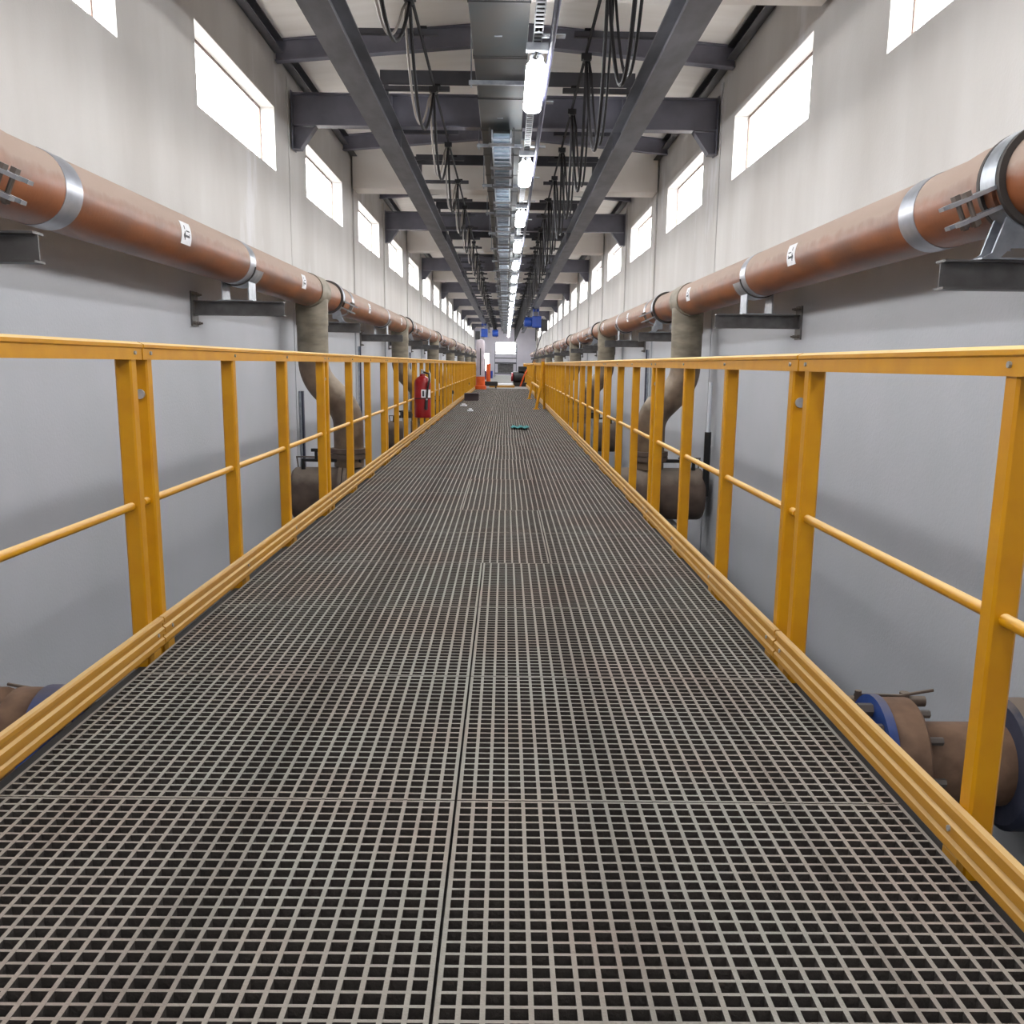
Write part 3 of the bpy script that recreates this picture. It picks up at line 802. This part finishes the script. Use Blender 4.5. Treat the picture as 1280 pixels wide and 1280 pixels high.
# ------------------------------------------------------------------ fire extinguisher and small items
t = thing('fire_extinguisher', 'red fire extinguisher with black hose hanging on the left railing', 'fire extinguisher', (-1.108,14.3,.28))
MB().lathe((0,0,0),[(.0,0),(.10,0),(.112,.012),(.112,.45),(.105,.49),(.08,.525),(.04,.55),(.032,.58),(0,.58)],28).build('cylinder', M['red'], t)
MB().lathe((0,0,0),[(.1135,.25),(.1135,.262)],28).build('dark_band', M['blackp'], t)
arc = MB()
for a0, a1, mt in ((-1.75,-1.28,'white'),(-.95,-.45,'white')):
    pass
m = MB()
def zpatch(m, r, a0, a1, z0, z1, n=8):
    vs = []
    for rr in (r, r+.0012):
        for k in range(n+1):
            a = a0+(a1-a0)*k/n
            for z in (z0,z1): vs.append((rr*math.cos(a), rr*math.sin(a), z))
    h = 2*(n+1); fs = []
    for k in range(n):
        a = 2*k; fs += [(a,a+1,a+3,a+2),(h+a,h+a+2,h+a+3,h+a+1),(a,a+2,h+a+2,h+a),(a+1,h+a+1,h+a+3,a+3)]
    return m.add(vs, fs, True)
lo = zpatch(MB(), .1125, -1.65,-.35,.27,.375).build('instruction_label', M['white'], t, label='white instruction label')
zpatch(MB(), .1140, -1.52,-1.32,.285,.36).build('printed_block', M['ink'], lo)
MB().box(-.02,.02,-.03,.03,.575,.62).tube([(0,-.02,.615),(0,-.09,.635),(0,-.14,.63)],.009,8).tube([(0,-.02,.60),(0,-.08,.595),(0,-.12,.585)],.007,8).build('valve_handle', M['galv'], t)
MB().tube([(.02,-.02,.60),(.09,-.06,.58),(.10,-.10,.50),(.075,-.115,.38),(.065,-.115,.26)],.013,10).tube([(.065,-.115,.26),(.062,-.118,.24),(.055,-.118,.11)],[.013,.02,.022],10).build('hose', M['blackp'], t)
MB().cyl((.065,-.128,.25),(.065,-.14,.25),.013,n=10).build('hose_clip', M['galv'], t)
MB().box(-.113,-.108,-.03,.03,.3,.62).build('wall_hook', M['yel'], t)

m = MB()
nu, nv = 12, 8; vs = []
for a in range(nu+1):
    for b in range(nv+1):
        u = a/nu*2-1; v = b/nv*2-1
        r = 1-.25*abs(math.sin(3*u+2*v)); vs.append((u*.16*r, v*.3*r, .012+.02*abs(math.sin(4*u+1.3)*math.cos(3*v))+.012*random.random()))
m.add(vs, [(a*(nv+1)+b,(a+1)*(nv+1)+b,(a+1)*(nv+1)+b+1,a*(nv+1)+b+1) for a in range(nu) for b in range(nv)], True)
o = m.build('rag', M['teal']); o.location = (.24,16.75,.0); sm = o.modifiers.new('solid','SOLIDIFY'); sm.thickness = .006
tag(o, 'crumpled teal rag lying on the grating', 'rag')
t = thing('carton', 'small dark grey open carton on the left of the walkway', 'box', (-.93,29.6,.001))
MB().box(-.2,.2,-.2,.2,0,.2).build('body', M['card'], t); MB().box(-.2,.2,-.36,-.2,.19,.2).build('flap', M['card'], t)
for i, (x, y, s) in enumerate(((-1.0,25.6,.08),(-.75,22.9,.06))):
    m = MB(); m.prism([(-s,-s*.6),(s*.7,-s),(s,s*.5),(-s*.4,s)], 0,.03,'Z'); m.prism([(-s*.5,-s*.4),(s*.4,-s*.5),(s*.5,s*.3)], .03,.06,'Z')
    o = m.build('paper_scrap', M['white']); o.location = (x,y,.001)
    tag(o, ['pale paper scrap on the grating by the left toe board','pale paper scrap on the grating nearer the viewer'][i], 'scrap', 'paper scraps')

# yellow A-frame stand against the right railing
t = thing('barrier_stand', 'tall yellow A-frame stand beside the right railing', 'stand', (.80,24.2,.001))
for y in (0,7.2):
    m = MB()
    m.tube([(-.10,y,0),(0.0,y,.5),(.04,y,1.08)],.035,8); m.build('front_leg', M['yel'], t)
    m = MB().tube([(.10,y+.35,0),(.09,y+.2,.5),(.05,y,1.05)],.03,8); m.build('rear_leg', M['yel'], t)
    MB().box(-.16,-.02,y-.03,y+.03,.0,.02).build('foot', M['yel'], t)
    MB().box(.01,.08,y-.035,y+.035,1.06,1.13).build('cap', M['brown'], t, label='brown cap')
MB().box(.02,.06,.04,7.16,.98,1.04).build('top_beam', M['yel'], t)
MB().box(-.04,.0,.04,7.16,.46,.50).build('cross_rail', M['yel'], t)

# hoists on the crane beams
def hoist(x, y, s, lab):
    t = thing('chain_hoist', lab, 'hoist', (x,y,3.28))
    MB().lathe((-s*.62,0,.1),[(0,0),(.15,0),(.17,.03),(.17,.4),(.15,.43),(0,.43)],24,'X').build('motor', M['blue'], t)
    MB().lathe((-s*.62,0,.1),[(0,-.02),(.12,-.02),(.12,.0)],16,'X').build('fan_cover', M['galv'], t)
    MB().bbox(-.2,.28,-.2,.2,-.1,.3,.03).build('gearbox', M['blue'], t)
    MB().bbox(s*.28,s*.62,-.18,.18,-.22,.18,.02).build('control_box', M['blackp'], t)
    m = MB().box(-.16,.16,-.22,.22,.36,.44) if False else MB().box(-.165,-.145,-.22,.22,.25,.58).box(.145,.165,-.22,.22,.25,.58)
    for yy in (-.15,.15):
        for q in (-1,1): m.cyl((q*.145,yy,.50),(q*.03,yy,.50),.045,n=14)
    m.build('trolley', M['blue'], t); t.scale = (.95,1.4,1.4); t.location.z = 2.945
    m = MB().tube([(0,0,-.1),(0,0,-.42),(0,.05,-.5),(0,0,-.55),(0,-.05,-.5)],.02,8); m.build('hook', M['blackp'], t)
    MB().cyl((s*.1,.1,-.1),(s*.1,.1,-.9),.02,n=8).build('chain', M['bolt'], t)
hoist(1.5,54.5,1,'blue electric chain hoist under the right crane beam')
hoist(-1.527,75,-1,'blue electric chain hoist under the left crane beam')

# ------------------------------------------------------------------ clutter at the far end
t = thing('storage_column', 'tall pinkish white column with orange base at the left end of the walkway', 'column', (-1.0,42.8,0))
MB().lathe((0,0,0),[(.17,.5),(.16,1.2),(.17,1.8),(.13,1.92),(0,1.95)],20).build('body', M['pwhite'], t)
MB().lathe((0,0,0),[(0,0),(.24,0),(.24,.14),(.18,.16),(.18,.5),(0,.5)],20).build('base', M['orange'], t, label='orange base')
MB().box(-.02,.02,-.2,-.165,.55,1.6).build('dark_strip', M['blackp'], t)
t = thing('tool_trolley', 'dark low trolley with orange post beside the pinkish column', 'trolley', (-.62,44.9,0))
MB().bbox(-.3,.3,-.4,.4,.1,.28,.03).build('tray', M['blackp'], t); MB().cyl((-.1,0,.28),(-.1,0,1.0),.09,n=14).build('post', M['orange'], t)
for x in (-.22,.22): MB().cyl((x-.03,-.3,.06),(x+.03,-.3,.06),.06,n=14).build('wheel', M['rubber'], t)
t = thing('portable_compressor', 'red and black portable compressor on the right at the walkway end', 'compressor', (.68,49,0))
MB().lathe((-.35,0,.42),[(0,0),(.2,.0),(.25,.06),(.25,.5),(.2,.56),(0,.56)],20,'X').build('tank', M['blackp'], t)
MB().lathe((-.42,-.1,.42),[(0,0),(.2,0),(.2,.08),(0,.1)],20,'X').build('wheel', M['red'], t)
MB().tube([(.0,-.28,.0),(.15,-.28,.45),(.3,-.26,.75)],.035,8).tube([(.3,-.26,.75),(.2,.2,.75)],.03,8).build('handle', M['orange'], t)
MB().bbox(-.1,.35,-.2,.2,.66,.9,.03).build('motor', M['blackp'], t)
MB().box(-.35,.35,-.25,.25,.0,.18).build('skid', M['blackp'], t)
t = thing('scaffold_tower', 'grey scaffold tower on the landing far down the gallery', 'scaffold', (.0,84,0))
for x in (-.85,.85):
    for y in (-.6,.6): MB().cyl((x,y,0),(x,y,2.5),.03,n=8).build('upright', M['alum'], t)
for z in (.3,1.05,1.45,1.9):
    m = MB()
    for y in (-.6,.6): m.cyl((-.85,y,z),(.85,y,z),.035,n=8)
    for x in (-.85,.85): m.cyl((x,-.6,z),(x,.6,z),.03,n=8)
    m.build('ledger', M['dsteel'], t)
MB().box(-.82,.82,-.6,.6,1.08,1.13).build('platform', M['dsteel'], t)
MB().box(-.6,.6,-.3,.3,.35,1.0).build('stored_crate', M['bgalv'], t)
t = thing('pallet_stack', 'pale stack of flat boards on the landing at the walkway end', 'boards', (-.15,47,0))
MB().box(-.55,.55,-.6,.6,0,.09).build('boards', M['yeltoe'], t); MB().box(-.5,.5,-.5,.55,.091,.16).build('sheet', M['cover'], t)
t = thing('blue_drum', 'low blue drum beside the scaffold tower', 'drum', (-1.2,76,0))
MB().lathe((0,0,0),[(0,0),(.3,0),(.3,.5),(.27,.52),(0,.52)],18).build('body', M['blue'], t); MB().ring((0,0,0),'Z',.24,.27,.295,.312,18).build('rib', M['blue'], t)
t = thing('standing_post', 'slim dark post on a foot left of the scaffold tower', 'post', (-1.35,70,0))
MB().cyl((0,0,.03),(0,0,1.35),.045,n=10).build('pole', M['dsteel'], t); MB().cyl((0,0,0),(0,0,.03),.2,n=16).build('foot', M['dsteel'], t)
t = thing('leaning_ladder', 'dark ladder leaning on the right wall at the far end', 'ladder', (2.0,72,0))
for y in (-.22,.22): MB().cyl((-.55,y,0),(.45,y,3.2),.035,n=8).build('stile', M['dsteel'], t)
m = MB()
for k in range(10):
    f = (k+.5)/10; m.cyl((-.55+f,-.22,3.2*f),(-.55+f,.22,3.2*f),.02,n=8)
m.build('rungs', M['dsteel'], t)
d = MB().box(-2.25,-1.5,Y1-.03,Y1-.001,-.002,2.0).build('door_1', M['frame']); struct(d, 'daylit doorway at the far left of the end wall')
MB().box(-2.2,-1.55,Y1-.04,Y1-.03,.02,1.95).build('pane', M['pane'], d)
d = MB().box(-.95,.95,Y1-.03,Y1-.001,1.9,3.0).build('window_%d' % (wi+1), M['frame']); struct(d, 'daylit window in the middle of the end wall')
MB().box(-.9,.9,Y1-.04,Y1-.03,1.95,2.95).build('pane', M['pane'], d)

# ------------------------------------------------------------------ world, camera, view
w = bpy.data.worlds.new('daylight'); S.world = w; w.use_nodes = True
w.node_tree.nodes['Background'].inputs['Color'].default_value = (.8,.9,1,1); w.node_tree.nodes['Background'].inputs['Strength'].default_value = 1.
F, PX, PY, VX, VY, ROLL = 1311., 640., 740., 632., 455., .012
d = Vector((VX-PX, VY-PY, F)).normalized()
r = Vector((1, ROLL, 0)); r = (r - d*r.dot(d)).normalized()
dn = d.cross(r)
# rows of the world-to-camera matrix (camera x right, y down, z forward)
wm = Matrix((r, d, -dn)).transposed()
right, down, fwd = Vector(wm[0]), Vector(wm[1]), Vector(wm[2])
cd = bpy.data.cameras.new('camera'); cam = bpy.data.objects.new('camera', cd); COL.objects.link(cam)
R3 = Matrix((right, -down, -fwd)).transposed()
cam.matrix_world = Matrix.Translation((0,0,1.0)) @ R3.to_4x4()
cd.sensor_width = 36; cd.lens = F/1280*36; cd.shift_y = (PY-640)/1280; cd.clip_start = .05; cd.clip_end = 300
S.camera = cam
S.view_settings.view_transform = 'Standard'; S.view_settings.look = 'None'
S.view_settings.exposure = 0.; S.view_settings.gamma = 1.; S.view_settings.use_curve_mapping = False
